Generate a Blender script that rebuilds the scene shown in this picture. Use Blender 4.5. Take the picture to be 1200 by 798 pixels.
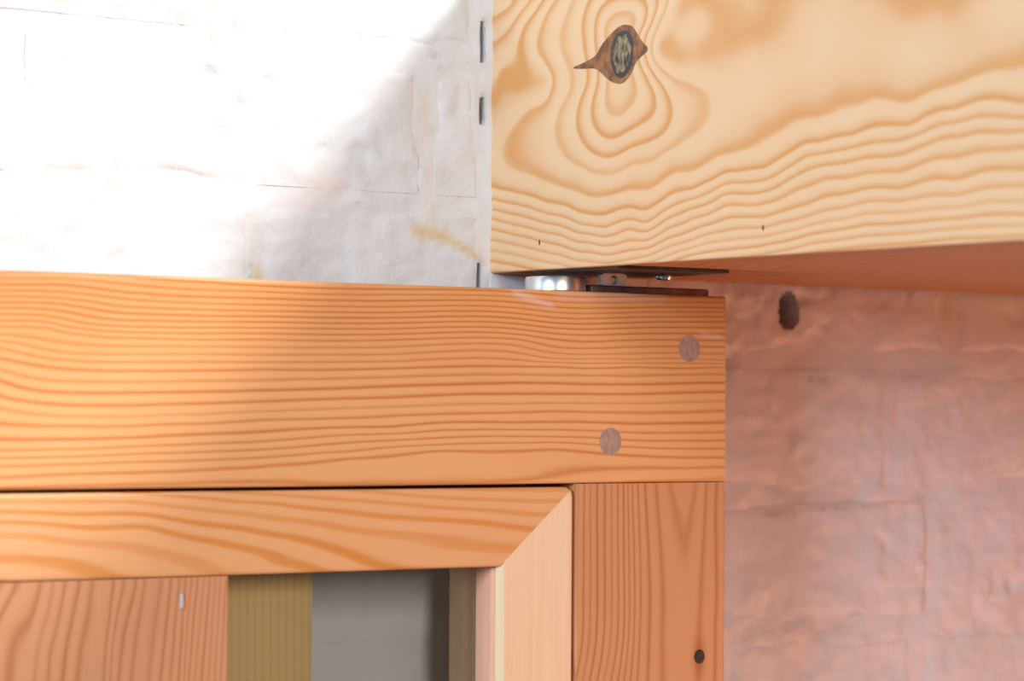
import bpy, bmesh, math, random
import numpy as np
from mathutils import Vector, Matrix, noise

for o in list(bpy.data.objects):
    bpy.data.objects.remove(o)
SC = bpy.context.scene
COL = SC.collection
random.seed(7)

# ------------------------------------------------------------------ camera
yaw, pitch, roll = math.radians(54.336), math.radians(1.4159), math.radians(0.3628)
ax = Vector((math.cos(yaw)*math.cos(pitch), math.sin(yaw)*math.cos(pitch), math.sin(pitch)))
rt = Vector((math.sin(yaw), -math.cos(yaw), 0))
up = rt.cross(ax)
r2 = rt*math.cos(roll) + up*math.sin(roll)
u2 = up*math.cos(roll) - rt*math.sin(roll)
cam = bpy.data.cameras.new('camera')
cam.sensor_width = 36.0
cam.lens = 102.0
cam.clip_start = 0.05
cam.dof.use_dof = True
cam.dof.focus_distance = 1.40
cam.dof.aperture_fstop = 7.5
co = bpy.data.objects.new('camera', cam)
COL.objects.link(co)
co.matrix_world = Matrix(((r2.x, u2.x, -ax.x, -0.8448), (r2.y, u2.y, -ax.y, -1.195),
                          (r2.z, u2.z, -ax.z, 1.9), (0, 0, 0, 1)))
SC.camera = co

# ------------------------------------------------------------------ light
SC.view_settings.view_transform = 'Standard'
SC.view_settings.look = 'None'
SC.view_settings.exposure = 0.0
SC.view_settings.gamma = 1.0
SC.view_settings.use_curve_mapping = False
world = bpy.data.worlds.new('world')
SC.world = world
world.use_nodes = True
bg = world.node_tree.nodes['Background']
bg.inputs[0].default_value = (0.80, 0.89, 1.0, 1)
bg.inputs[1].default_value = 0.10


def area(name, loc, target, size, power, color, sy=None, shape='RECTANGLE'):
    l = bpy.data.lights.new(name, 'AREA')
    l.shape = shape
    l.size = size
    if sy:
        l.size_y = sy
    l.energy = power
    l.color = color
    o = bpy.data.objects.new(name, l)
    COL.objects.link(o)
    o.location = loc
    o.rotation_euler = (Vector(target)-Vector(loc)).to_track_quat('-Z', 'Y').to_euler()
    return o


# daylight from a roof window, coming down over the beam
area('roof_window_daylight', (1.25, -1.35, 3.48), (-0.15, 0, 1.98), 0.42, 80, (1, 0.99, 0.97), shape='DISK')
# cool daylight from a window in the wall on the left
area('side_window_daylight', (-3.3, -1.75, 2.65), (0, -0.1, 1.95), 0.9, 106, (0.66, 0.82, 1.0), sy=1.1)
# soft daylight from the window behind the photographer
area('room_window_daylight', (-0.65, -3.05, 2.55), (0, -0.05, 1.9), 0.8, 41, (0.99, 0.97, 0.95), sy=1.0)
# warm room lamp standing lower, to the right of the beam
area('room_lamp_light', (1.4, -1.1, 1.32), (0.0, 0, 1.85), 0.35, 12.5, (1.0, 0.31, 0.12), shape='DISK')

# ------------------------------------------------------------------ traced growth rings (millimetres on each face, ring number)
GRAIN_BEAM=[(102.6,83.4,0.6),(106.8,110.2,0.6),(99.8,91.3,0.6),(93.7,84.2,1),(95.5,75.2,1),(100.9,72.1,1),(108,73.2,1),(114.1,79.1,1),(116.6,85.4,1),(87.3,88,2),(82.9,80.7,2),(83.9,70.7,2),(89.3,64.8,2),(97.4,61.8,2),(110.7,64.3,2),(124.6,68.6,2),(131.4,72.3,2),(130.5,81,2),(124.4,89,2),(80.1,89.7,3),(72.8,81.5,3),(71.1,70.6,3),(74.8,62.6,3),(82.2,56.5,3),(94.8,52.4,3),(105.5,53.8,3),(114.3,56.4,3),(128.1,58.1,3),(138.3,61.1,3),(142.5,68.2,3),(141.6,75.8,3),(134.7,84.9,3),(126.1,93.7,3),(67.3,86.4,4),(57.1,78.4,4),(54.4,69.6,4),(58.2,60.4,4),(67.6,52,4),(78.6,47.4,4),(93.1,45.4,4),(110.8,46.4,4),(129.9,48.9,4),(145.2,53.7,4),(153.5,57.9,4),(164.2,63.4,4),(169.1,70.3,4),(166.6,76.8,4),(155,82.5,4),(141.5,87.5,4),(132.1,94.2,4),(50.4,90.1,5),(33.4,80.3,5),(18.1,70.1,5),(18.2,61,5),(33.8,50.3,5),(49,44.6,5),(71.4,38.2,5),(93.2,34.8,5),(114.4,36.2,5),(135.1,38.2,5),(152,43,5),(175,48.3,5),(210.1,56.8,5),(231.6,62.2,5),(261.3,66.7,5),(284.2,66.7,5),(317.4,66.7,5),(344,70.9,5),(369.5,74.1,5),(41.2,70.6,4.6),(39.4,61.8,4.6),(75,45.2,4.6),(114.4,43.8,4.6),(141.8,48.4,4.6),(2.6,42.8,6),(24.2,38.7,6),(43.5,34.2,6),(71.5,27.7,6),(91.5,25,6),(107.5,27.4,6),(121.5,25.6,6),(135.2,28.6,6),(158.7,32.6,6),(175.1,36.8,6),(191.1,38.9,6),(210.2,39.9,6),(228.6,45.3,6),(246.6,48,6),(268.6,49.4,6),(303.8,51.1,6),(330.9,56.1,6),(347.9,59.4,6),(369.6,55.3,6),(2.7,37.1,7),(24.3,33.4,7),(53,26.4,7),(77.1,20.2,7),(93.4,18.4,7),(111.1,21.5,7),(125,19.2,7),(142,25.1,7),(158.7,28.4,7),(175.1,32.1,7),(191.1,34.5,7),(216.5,35.5,7),(239.2,43.6,7),(268.6,45.5,7),(303.9,46.8,7),(324.2,50.5,7),(346.7,52,7),(369.6,49.3,7),(2.7,31.9,8),(30.2,26.7,8),(53,22.5,8),(77.1,16.9,8),(97,14.6,8),(112.8,17.8,8),(128.5,15.8,8),(142,21,8),(158.7,24.7,8),(183.2,29.9,8),(225.7,33.4,8),(246.7,38.6,8),(275.8,40.1,8),(306.6,41.8,8),(324.2,45.3,8),(344.1,46.2,8),(369.6,44.7,8),(2.8,27.3,9),(30.2,22,9),(58.7,16.7,9),(80.8,12.4,9),(100.6,9.9,9),(125.1,11,9),(142.1,16,9),(158.8,19.7,9),(183.2,24.7,9),(210.3,24.5,9),(231.8,29.3,9),(254.1,32.9,9),(290,33.1,9),(317.5,36.6,9),(344.1,38.1,9),(369.6,38.1,9),(2.8,21.9,10),(26.4,17.4,10),(49.3,13,10),(71.7,7.8,10),(97.1,5.4,10),(125.1,7.2,10),(150.5,11.9,10),(175.2,16.5,10),(210.4,17.3,10),(239.3,21.4,10),(264.4,24.9,10),(297,25,10),(331,26.7,10),(369.6,28,10),(2.9,16.4,11),(30.3,11.8,11),(53.2,7.4,11),(75.4,3.4,11),(107.7,1.8,11),(128.6,3.8,11),(158.9,8.9,11),(183.3,12.7,11),(210.4,13.1,11),(231.9,15.2,11),(261.5,18.7,11),(290.1,20.5,11),(324.3,21.5,11),(344.2,22.2,11),(369.7,23,11),(3,11.2,12),(34.2,5.9,12),(58.8,2.2,12),(107.7,-1.3,12),(128.6,1,12),(150.6,5.1,12),(175.3,8.2,12),(210.4,9,12),(239.4,12.1,12),(261.5,14.3,12),(290.1,15.2,12),(331,15,12),(369.7,15.2,12),(3,5.8,13),(24.6,2.4,13),(158.9,3.2,13),(210.5,5.1,13),(239.4,8.7,13),(276,10.9,13),(317.6,10.5,13),(369.7,10.6,13),(3.1,0.3,14),(216.7,1.8,14),(246.9,4.6,14),(276,6.2,14),(317.7,6.7,14),(369.7,6,14),(246.9,0.6,15),(290.2,1.7,15),(331.1,2.8,15),(369.7,2.4,15),(92.5,115.5,1),(97.8,119.8,1),(108.4,120.9,1),(117.2,116.7,1),(85.3,113.5,2),(87,122.1,2),(94.2,126.3,2),(106.6,127.6,2),(120.6,124.9,2),(125.9,119,2),(124.2,112.7,2),(76.2,111.1,3),(75.2,118.9,3),(77.9,125.3,3),(81.5,130.4,3),(132.7,124.7,3),(133.6,119.2,3),(129.4,114.3,3),(123.4,108.5,3),(59.7,105,4),(57.7,113,4),(62.3,122.5,4),(67.8,130.9,4),(141.2,123.2,4),(135.3,114.7,4),(46.6,98.3,5),(38.9,108.1,5),(41.6,119.1,5),(46.3,127.6,5),(53.8,133.6,5),(7.9,101.3,6),(21.6,100.6,6),(26.4,107,6),(22.5,114.3,6),(27.2,122.9,6),(38.7,130.7,6),(44.3,134.6,6),(2.1,88.6,6),(23.7,92.5,6),(44.7,94.6,6),(1.8,116.3,7),(13.6,120.9,7),(21.3,128.1,7),(32.9,134.8,7),(1.6,129,8),(17.4,134.2,8),(156.5,107.2,4.5),(149.8,104.7,4.5),(164.7,110.5,4.5),(190.8,80.9,4.5),(187.7,67.8,4.5),(198.7,87.4,4.5),(134.6,99.3,5),(149.9,93.9,5),(166.5,95.2,5),(187.5,98.3,5),(198.6,100.8,5),(149.7,117.4,5),(167.9,118.1,5),(187.4,111.2,5),(246.4,100.9,4.55),(246.5,80.9,4.55),(317.3,88.6,4.55),(356.9,89.2,4.55),(289.8,81.7,4.55),(216.2,83.7,4.55),(216.2,73.6,4.55),(209.8,108.8,5),(209.8,100.6,5),(303.6,102,5),(330.7,100.9,5)]
GRAIN_RAIL=[(-304.9,57.6,-13),(-272.8,58.3,-13),(-239.6,57.7,-13),(-205.5,56.8,-13),(-304.9,55.2,-12),(-272.7,56.4,-12),(-250.8,55.1,-12),(-216.9,53.4,-12),(-304.8,52.5,-11),(-278.1,53.4,-11),(-250.7,51.4,-11),(-216.9,50.2,-11),(-304.8,50.1,-10),(-278.1,50.4,-10),(-250.7,48.8,-10),(-216.9,47.4,-10),(-304.8,47.6,-9),(-278.1,47.7,-9),(-250.7,45.2,-9),(-216.8,44.4,-9),(-304.7,45.2,-8),(-278,45.3,-8),(-256.2,42.9,-8),(-228.2,41.8,-8),(-304.7,42.6,-7),(-283.4,42.8,-7),(-261.6,40,-7),(-228.2,39,-7),(-304.7,40.2,-6),(-283.4,40,-6),(-261.6,36.8,-6),(-228.1,36.2,-6),(-304.6,37.3,-5),(-288.7,37.5,-5),(-272.5,35.4,-5),(-250.5,33.9,-5),(-216.7,33.8,-5),(-304.6,34.9,-4),(-283.3,34.9,-4),(-267,32.3,-4),(-239.4,31.4,-4),(-205.2,31.3,-4),(-304.6,31.5,-3),(-288.6,30.4,-3),(-272.4,28.3,-3),(-239.3,27.6,-3),(-304.5,28.9,-2),(-288.6,26.5,-2),(-272.4,24.3,-2),(-239.3,24.2,-2),(-304.5,25.7,-1),(-288.5,22.6,-1),(-272.3,20.9,-1),(-239.2,20.8,-1),(-304.5,21.4,0),(-293.8,19.6,0),(-277.7,17.7,0),(-250.3,16.8,0),(-216.6,17.2,0),(-304.4,16.6,1),(-293.8,13.8,1),(-283.1,12.5,1),(-239.1,12,1),(-205,12.9,1),(-304.4,12.2,2),(-293.7,8.9,2),(-277.6,7.4,2),(-239.1,7.5,2),(-205,8.2,2),(-304.3,5.5,3),(-295.8,3.6,3),(-282.9,2.4,3),(-239,2,3),(-204.9,3,3),(-304.2,0.6,4),(-293.6,-1.7,4),(-272.1,-3.1,4),(-239,-2.9,4),(-204.9,-1.7,4),(-304.1,-6.1,5),(-272,-7.1,5),(-227.7,-6.4,5),(-175.7,56,-13),(-105.9,56.6,-13),(-34.2,57.3,-13),(-175.7,53.4,-12),(-105.8,54.2,-12),(-34.2,55.1,-12),(-175.6,50.3,-11),(-105.8,51.2,-11),(-34.2,52.4,-11),(-175.6,47.5,-10),(-105.8,48.5,-10),(-34.2,49.8,-10),(-175.6,44.6,-9),(-105.8,45.8,-9),(-34.2,47.2,-9),(-175.5,42.3,-8),(-105.7,43.4,-8),(-34.1,44.7,-8),(-175.5,39.8,-7),(-105.7,40.9,-7),(-34.1,42.2,-7),(-175.5,37.1,-6),(-105.7,38.3,-6),(-34.1,39.7,-6),(-175.5,34.7,-5),(-105.7,35.8,-5),(-34.1,37.2,-5),(-175.4,31.8,-4),(-105.7,33.2,-4),(-34.1,34.8,-4),(-175.4,28.5,-3),(-105.6,29.9,-3),(-34,31.7,-3),(-175.4,25,-2),(-105.6,26.5,-2),(-34,28.3,-2),(-175.3,21.7,-1),(-105.6,23.2,-1),(-34,25,-1),(-175.3,18.5,0),(-105.5,20,0),(-34,21.8,0),(-175.3,13.5,1),(-105.5,15.9,1),(-33.9,18,1),(-175.2,9.1,2),(-105.5,11.8,2),(-33.9,14.1,2),(-175.2,4,3),(-105.4,6.5,3),(-33.9,8.8,3),(-175.1,-0.4,4),(-105.4,2.1,4),(-33.8,4.2,4),(-175.1,-4.2,5),(-105.3,-1.9,5),(-33.8,0,5),(-175,-9.6,6),(-105.3,-7.1,6),(-33.8,-4.9,6),(-304.1,-12.8,6),(-261,-12.8,6),(-238.9,-12.2,6),(-304,-17.6,7),(-261,-17,7),(-216.2,-15.3,7),(-169.7,-13.6,7),(-304,-20.8,8),(-238.8,-19.3,8),(-169.6,-17.2,8),(-303.9,-24.4,9),(-271.8,-23.6,9),(-238.8,-22.8,9),(-169.6,-20.8,9),(-303.9,-29.2,10),(-238.7,-27.5,10),(-169.5,-24.6,10),(-303.8,-33.5,11),(-130.2,-11,7),(-79.8,-8.8,7),(-27.1,-8.3,7),(-130.2,-14.4,8),(-27.1,-11.6,8),(-130.2,-18.6,9),(-79.7,-15.5,9),(-27.1,-14.5,9),(-130.1,-21.7,10),(-79.7,-18.2,10),(-27.1,-18.3,10),(-142.3,-29.5,10.6),(-92.4,-27.7,10.6),(-33.6,-28.1,10.6),(-12.3,53.5,-12),(35.1,54.5,-12),(94.8,55.9,-12),(-12.3,50.8,-11),(35.1,51.7,-11),(94.8,53,-11),(-12.3,48.4,-10),(35.1,49.5,-10),(94.9,51.1,-10),(-12.2,45.7,-9),(35.2,47.1,-9),(94.9,48.8,-9),(-12.2,43.2,-8),(35.2,44.4,-8),(94.9,46,-8),(-12.2,40.8,-7),(35.2,41.9,-7),(94.9,43.2,-7),(-12.2,38,-6),(35.2,38.9,-6),(94.9,40,-6),(-12.2,35.4,-5),(35.2,35.9,-5),(94.9,36.7,-5),(-12.1,31.5,-4),(35.3,32.4,-4),(95,33.5,-4),(-12.1,28.8,-3),(35.3,29.3,-3),(95,30,-3),(-12.1,25.9,-2),(35.3,26.2,-2),(95,26.6,-2),(-12.1,24.2,-1),(35.3,24.6,-1),(95,25.1,-1),(-12.1,22.2,0),(35.3,22.7,0),(95,23.4,0),(-12,17.9,1),(35.4,18,1),(95,19.6,1),(-12,14.2,2),(35.4,14.1,2),(95.1,15.5,2),(-12,8.9,3),(35.4,9.2,3),(95.1,10.9,3),(-11.9,4.5,4),(35.4,4.7,4),(95.1,6.3,4),(-11.9,0.6,5),(35.5,0.2,5),(95.1,1.5,5),(-11.9,-4.6,6),(35.5,-5.3,6),(95.2,-4.4,6),(-11.8,-8.3,7),(35.5,-9.6,7),(95.2,-9.3,7),(-11.8,-11.8,8),(35.6,-13.5,8),(95.2,-13.5,8),(-11.8,-14.4,9),(35.6,-16.7,9),(95.3,-17.6,9),(-11.8,-17.9,10),(95.3,-22.1,10)]
GRAIN_TOP=[(-233,-36.9,0),(-204.5,-39.1,0),(-169.4,-41.7,0),(-154.3,-43.8,0),(-129.9,-46.2,0),(-115,-48.3,0),(-92.2,-50,0),(-66.4,-51.5,0),(-46.7,-53.4,0),(-26.8,-55.9,0),(-303.8,-39.3,1),(-271.7,-39.7,1),(-238.6,-40.4,1),(-215.9,-42.9,1),(-192.8,-45.5,1),(-169.3,-48.5,1),(-154.3,-50,1),(-129.8,-54,1),(-109.9,-56.5,1),(-85.8,-58.6,1),(-66.4,-62.2,1),(-40,-64.9,1),(-303.7,-43.6,2),(-271.6,-45.1,2),(-238.5,-45.6,2),(-221.6,-47.9,2),(-204.4,-50.7,2),(-186.9,-52.5,2),(-169.2,-55.9,2),(-160.2,-57.1,2),(-142,-61.6,2),(-127.3,-66.1,2),(-114.8,-70.6,2),(-303.6,-48,3),(-282.4,-49.3,3),(-260.6,-51.2,3),(-232.9,-51.4,3),(-220.4,-54.4,3),(-204.3,-57.7,3),(-186.8,-61.1,3),(-169.2,-65.1,3),(-166.1,-67.2,3),(-151.7,-70.7,3),(-303.6,-53.7,4),(-287.7,-54.4,4),(-266,-57.4,4),(-244,-59.4,4),(-227.1,-62.7,4),(-210,-67.2,4),(-201.8,-71.4,4),(-303.5,-63.4,5),(-287.6,-63.8,5),(-273.5,-65.6,5),(-260.4,-69.3,5),(-254.9,-71.9,5),(-282.2,-60.5,4.5),(-243.9,-67.3,4.5),(-287.5,-72,5.4),(-303.3,-74,6),(-192.9,-36.4,-1),(-169.4,-37.9,-1),(-148.3,-39.4,-1),(-123.8,-41.1,-1),(-98.7,-43,-1),(-66.5,-45.6,-1),(-26.8,-48.9,-1),(-132.5,-35.8,-2),(-111.3,-37.6,-2),(-85.9,-39.7,-2),(-66.5,-41,-2),(-26.9,-42.5,-2),(-73.1,-35.9,-3),(-26.9,-37.4,-3),(-25.1,-56,0),(-92.1,-66.9,1.4)]
GRAIN_STILE=[(6.4,-32.9,0),(6.3,-52.4,0),(6.2,-89.6,0),(5.9,-108.1,0),(4.1,-120.4,0),(1.9,-129.8,0),(10,-32.9,1),(10.1,-52.4,1),(10.4,-89.7,1),(10,-108.3,1),(8.2,-120.6,1),(6,-130,1),(14.2,-33,2),(14.3,-52.5,2),(14.6,-89.8,2),(14.2,-108.5,2),(12.4,-120.8,2),(10.2,-130.2,2),(18.9,-33,3),(19,-52.6,3),(19.3,-90,3),(18.9,-108.7,3),(17.1,-121,3),(14.9,-130.5,3),(23.1,-33,4),(23.2,-52.6,4),(23.5,-90.1,4),(23.1,-108.8,4),(21.3,-121.2,4),(19,-130.7,4),(26.8,-33.1,5),(27.1,-52.7,5),(27.7,-90.3,5),(27.3,-109,5),(25.5,-121.4,5),(23.2,-130.9,5),(30.5,-33.1,6),(30.8,-52.8,6),(31.4,-90.4,6),(31,-109.1,6),(29.4,-121.6,6),(27.5,-131.1,6),(33.1,-33.1,7),(33.7,-52.8,7),(34.6,-90.5,7),(34.2,-109.3,7),(32.8,-121.7,7),(31.2,-131.3,7),(35.8,-33.2,8),(36.6,-52.9,8),(37.8,-90.6,8),(37.4,-109.4,8),(36.4,-121.9,8),(35.4,-131.5,8),(39.5,-33.2,9),(40.3,-52.9,9),(41.5,-90.7,9),(41.1,-109.5,9),(40.3,-122.1,9),(39.7,-131.7,9),(43.8,-33.2,10),(45.2,-53,10),(47.4,-90.9,10),(47,-109.8,10),(46.4,-122.3,10),(46.1,-132,10),(50.8,-33.3,11),(52.7,-53.1,11),(55.5,-91.1,11),(55.1,-110.1,11),(55.2,-122.7,11),(55.8,-132.5,11),(59.5,-33.4,12),(62.2,-44.8,12),(66.1,-57.6,12),(70,-64,12),(76.4,-33.5,12),(74.3,-45,12),(71.1,-59.8,12),(68.2,-40.7,12.4),(68,-91.5,11.5),(68.1,-117,11.5),(83,-33.6,11),(81,-66.4,11),(79.5,-91.9,11),(78.5,-113.2,11),(78.6,-133.6,11),(89.7,-33.6,10),(90,-83.7,10),(89.1,-134.1,10),(94.2,-49.5,9.3),(94.7,-126.6,9.3)]
GRAIN_BOARD=[(-237.8,-76.6,10),(-240.6,-87.6,10),(-243.4,-100.1,10),(-244.6,-108.9,10),(-245.7,-117.8,10),(-259,-76.7,7),(-260.5,-86.9,7),(-262.9,-99.3,7),(-264.4,-109.5,7),(-265.5,-116.8,7),(-265.2,-76.5,6),(-267.9,-88.1,6),(-270.2,-99,6),(-271.7,-109.9,6),(-272.5,-116.5,6),(-272.1,-77,5),(-275.2,-91.5,5),(-278.3,-103.1,5),(-279.3,-116.1,5),(-277.8,-76.8,4),(-280,-88.4,4),(-283.2,-97,4),(-285.1,-107.1,4),(-285.8,-115.8,4),(-283.8,-76.7,3),(-287.3,-89.6,3),(-293.6,-98.1,3),(-296.2,-106.6,3),(-296.9,-115.3,3),(-296.6,-78.4,2),(-300.8,-85.5,2),(-303.2,-90.5,2),(-301.7,-76.1,1),(-303.3,-77.5,1),(-248.7,-77,8),(-250.6,-92.4,8),(-252.1,-104.2,8),(-252.8,-117.4,8),(-243.7,-77.1,9),(-247.3,-91.1,9),(-249.2,-104.3,9),(-249.9,-117.6,9),(-233.6,-76.7,11),(-235.6,-89.3,11),(-237.9,-104.8,11),(-239.5,-118.1,11),(-225.2,-76.9,12),(-227.5,-93.3,12),(-229.5,-108.1,12),(-230.7,-118.5,12),(-220.5,-76.3,13),(-222.4,-93.5,13),(-224,-108.4,13),(-225.2,-118.8,13),(-216.2,-75.7,14),(-218.2,-93.6,14),(-220.5,-119,14),(-213.2,-75.8,15),(-214.7,-97.5,15),(-216.2,-119.2,15),(-210.2,-75.1,16),(-212.2,-93.9,16),(-213.6,-119.3,16),(-207,-75.2,17),(-209.2,-95.5,17),(-211.3,-119.4,17),(-198.1,-75.5,20),(-201.1,-119.9,20),(-192.9,-75.6,22),(-195.1,-120.2,22)]


def tps(pts, su=1.0, sv=1.0, lam=0.02, pad=0.0):
    """smooth surface through (u, v, ring) samples; outside their range the grain runs straight on"""
    a = np.array(pts, float)
    lo = a[:, :2].min(0)-pad
    hi = a[:, :2].max(0)+pad
    P = a[:, :2]*np.array([su, sv])
    n = len(P)

    def K(A, B):
        d2 = ((A[:, None, :]-B[None, :, :])**2).sum(2)
        return 0.5*d2*np.log(d2+1e-9)
    M = np.zeros((n+3, n+3))
    M[:n, :n] = K(P, P)+np.eye(n)*lam*100
    M[:n, n] = 1
    M[:n, n+1:] = P
    M[n, :n] = 1
    M[n+1:, :n] = P.T
    w = np.linalg.solve(M, np.concatenate([a[:, 2], [0, 0, 0]]))

    def f(u, v):
        q = np.stack([np.clip(u, lo[0], hi[0])*su, np.clip(v, lo[1], hi[1])*sv], 1)
        out = np.empty(len(q))
        for i in range(0, len(q), 6000):
            c = q[i:i+6000]
            out[i:i+6000] = K(c, P)@w[:n]+w[n]+c@w[n+1:]
        return out
    return f


# ------------------------------------------------------------------ materials
def new_mat(name):
    m = bpy.data.materials.new(name)
    m.use_nodes = True
    nt = m.node_tree
    b = nt.nodes['Principled BSDF']
    return m, nt, b


def N(nt, t, **kw):
    n = nt.nodes.new(t)
    for k, v in kw.items():
        setattr(n, k, v)
    return n


def math_node(nt, op, a, b=None, clamp=False):
    n = nt.nodes.new('ShaderNodeMath')
    n.operation = op
    n.use_clamp = clamp
    for i, v in enumerate((a, b)):
        if v is None:
            continue
        if isinstance(v, (int, float)):
            n.inputs[i].default_value = v
        else:
            nt.links.new(v, n.inputs[i])
    return n.outputs[0]


def mix_col(nt, fac, a, b, blend='MIX'):
    n = nt.nodes.new('ShaderNodeMix')
    n.data_type = 'RGBA'
    n.blend_type = blend
    for s, v in ((n.inputs[0], fac), (n.inputs[6], a), (n.inputs[7], b)):
        if isinstance(v, (int, float)):
            s.default_value = v
        elif isinstance(v, tuple):
            s.default_value = v+(1,) if len(v) == 3 else v
        else:
            nt.links.new(v, s)
    return n.outputs[2]


def wood(name, early, late, ramp, fibre=(30, 30, 900), strength=1.0, wob=0.12, rough=0.42, fib=0.10, wobscale=60):
    m, nt, b = new_mat(name)
    L = nt.links.new
    at = N(nt, 'ShaderNodeAttribute', attribute_name='ring')
    tc = N(nt, 'ShaderNodeTexCoord')
    n1 = N(nt, 'ShaderNodeTexNoise')
    L(tc.outputs['Object'], n1.inputs['Vector'])
    n1.inputs['Scale'].default_value = wobscale
    n1.inputs['Detail'].default_value = 3
    w = math_node(nt, 'MULTIPLY', math_node(nt, 'SUBTRACT', n1.outputs[0], 0.5), wob*2)
    ph = math_node(nt, 'ADD', at.outputs['Fac'], w)
    fr = math_node(nt, 'FRACT', ph)
    rid = math_node(nt, 'FLOOR', math_node(nt, 'ADD', ph, 0.5))
    wn = N(nt, 'ShaderNodeTexWhiteNoise', noise_dimensions='1D')
    L(rid, wn.inputs['W'])
    cr = N(nt, 'ShaderNodeValToRGB')
    e = cr.color_ramp.elements
    e[0].position, e[0].color = ramp[0][0], (ramp[0][1],)*3+(1,)
    e[1].position, e[1].color = ramp[-1][0], (ramp[-1][1],)*3+(1,)
    for p, v in ramp[1:-1]:
        x = e.new(p)
        x.color = (v, v, v, 1)
    L(fr, cr.inputs[0])
    st = math_node(nt, 'ADD', math_node(nt, 'MULTIPLY', wn.outputs['Value'], 0.5), 0.62)
    prof = math_node(nt, 'MULTIPLY', math_node(nt, 'MULTIPLY', cr.outputs[0], st), strength, clamp=True)
    # fibres, stretched along the grain
    mp = N(nt, 'ShaderNodeMapping')
    mp.inputs['Scale'].default_value = fibre
    L(tc.outputs['Object'], mp.inputs['Vector'])
    n2 = N(nt, 'ShaderNodeTexNoise')
    n2.inputs['Scale'].default_value = 1
    n2.inputs['Detail'].default_value = 5
    n2.inputs['Roughness'].default_value = 0.65
    L(mp.outputs[0], n2.inputs['Vector'])
    n3 = N(nt, 'ShaderNodeTexNoise')
    n3.inputs['Scale'].default_value = 14
    n3.inputs['Detail'].default_value = 3
    L(tc.outputs['Object'], n3.inputs['Vector'])
    f2 = math_node(nt, 'ADD', math_node(nt, 'MULTIPLY', math_node(nt, 'SUBTRACT', n2.outputs[0], 0.5), fib*4),
                   math_node(nt, 'MULTIPLY', math_node(nt, 'SUBTRACT', n3.outputs[0], 0.5), 0.35))
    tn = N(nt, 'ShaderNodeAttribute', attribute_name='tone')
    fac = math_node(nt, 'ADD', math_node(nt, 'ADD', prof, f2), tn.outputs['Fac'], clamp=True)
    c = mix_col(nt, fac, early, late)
    sf = N(nt, 'ShaderNodeAttribute', attribute_name='scuff')
    c = mix_col(nt, sf.outputs['Fac'], c, (0.72, 0.60, 0.58))
    L(c, b.inputs['Base Color'])
    b.inputs['Roughness'].default_value = rough
    b.inputs['Specular IOR Level'].default_value = 0.35
    bp = N(nt, 'ShaderNodeBump')
    bp.inputs['Strength'].default_value = 0.12
    bp.inputs['Distance'].default_value = 0.0006
    L(fac, bp.inputs['Height'])
    bp.invert = True
    L(bp.outputs[0], b.inputs['Normal'])
    return m


def plain(name, col, rough=0.5, metal=0.0, var=0.25, scale=120.0, bump=0.0, stretch=(1, 1, 1), dark=None):
    m, nt, b = new_mat(name)
    tc = N(nt, 'ShaderNodeTexCoord')
    mp = N(nt, 'ShaderNodeMapping')
    mp.inputs['Scale'].default_value = stretch
    nt.links.new(tc.outputs['Object'], mp.inputs['Vector'])
    n1 = N(nt, 'ShaderNodeTexNoise')
    n1.inputs['Scale'].default_value = scale
    n1.inputs['Detail'].default_value = 5
    nt.links.new(mp.outputs[0], n1.inputs['Vector'])
    f = math_node(nt, 'MULTIPLY', math_node(nt, 'SUBTRACT', n1.outputs[0], 0.35), 3.0, clamp=True)
    d = dark or tuple(x*(1-var) for x in col)
    nt.links.new(mix_col(nt, f, d, col), b.inputs['Base Color'])
    b.inputs['Roughness'].default_value = rough
    b.inputs['Metallic'].default_value = metal
    if bump:
        bp = N(nt, 'ShaderNodeBump')
        bp.inputs['Strength'].default_value = bump
        bp.inputs['Distance'].default_value = 0.001
        nt.links.new(n1.outputs[0], bp.inputs['Height'])
        nt.links.new(bp.outputs[0], b.inputs['Normal'])
    return m


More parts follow.
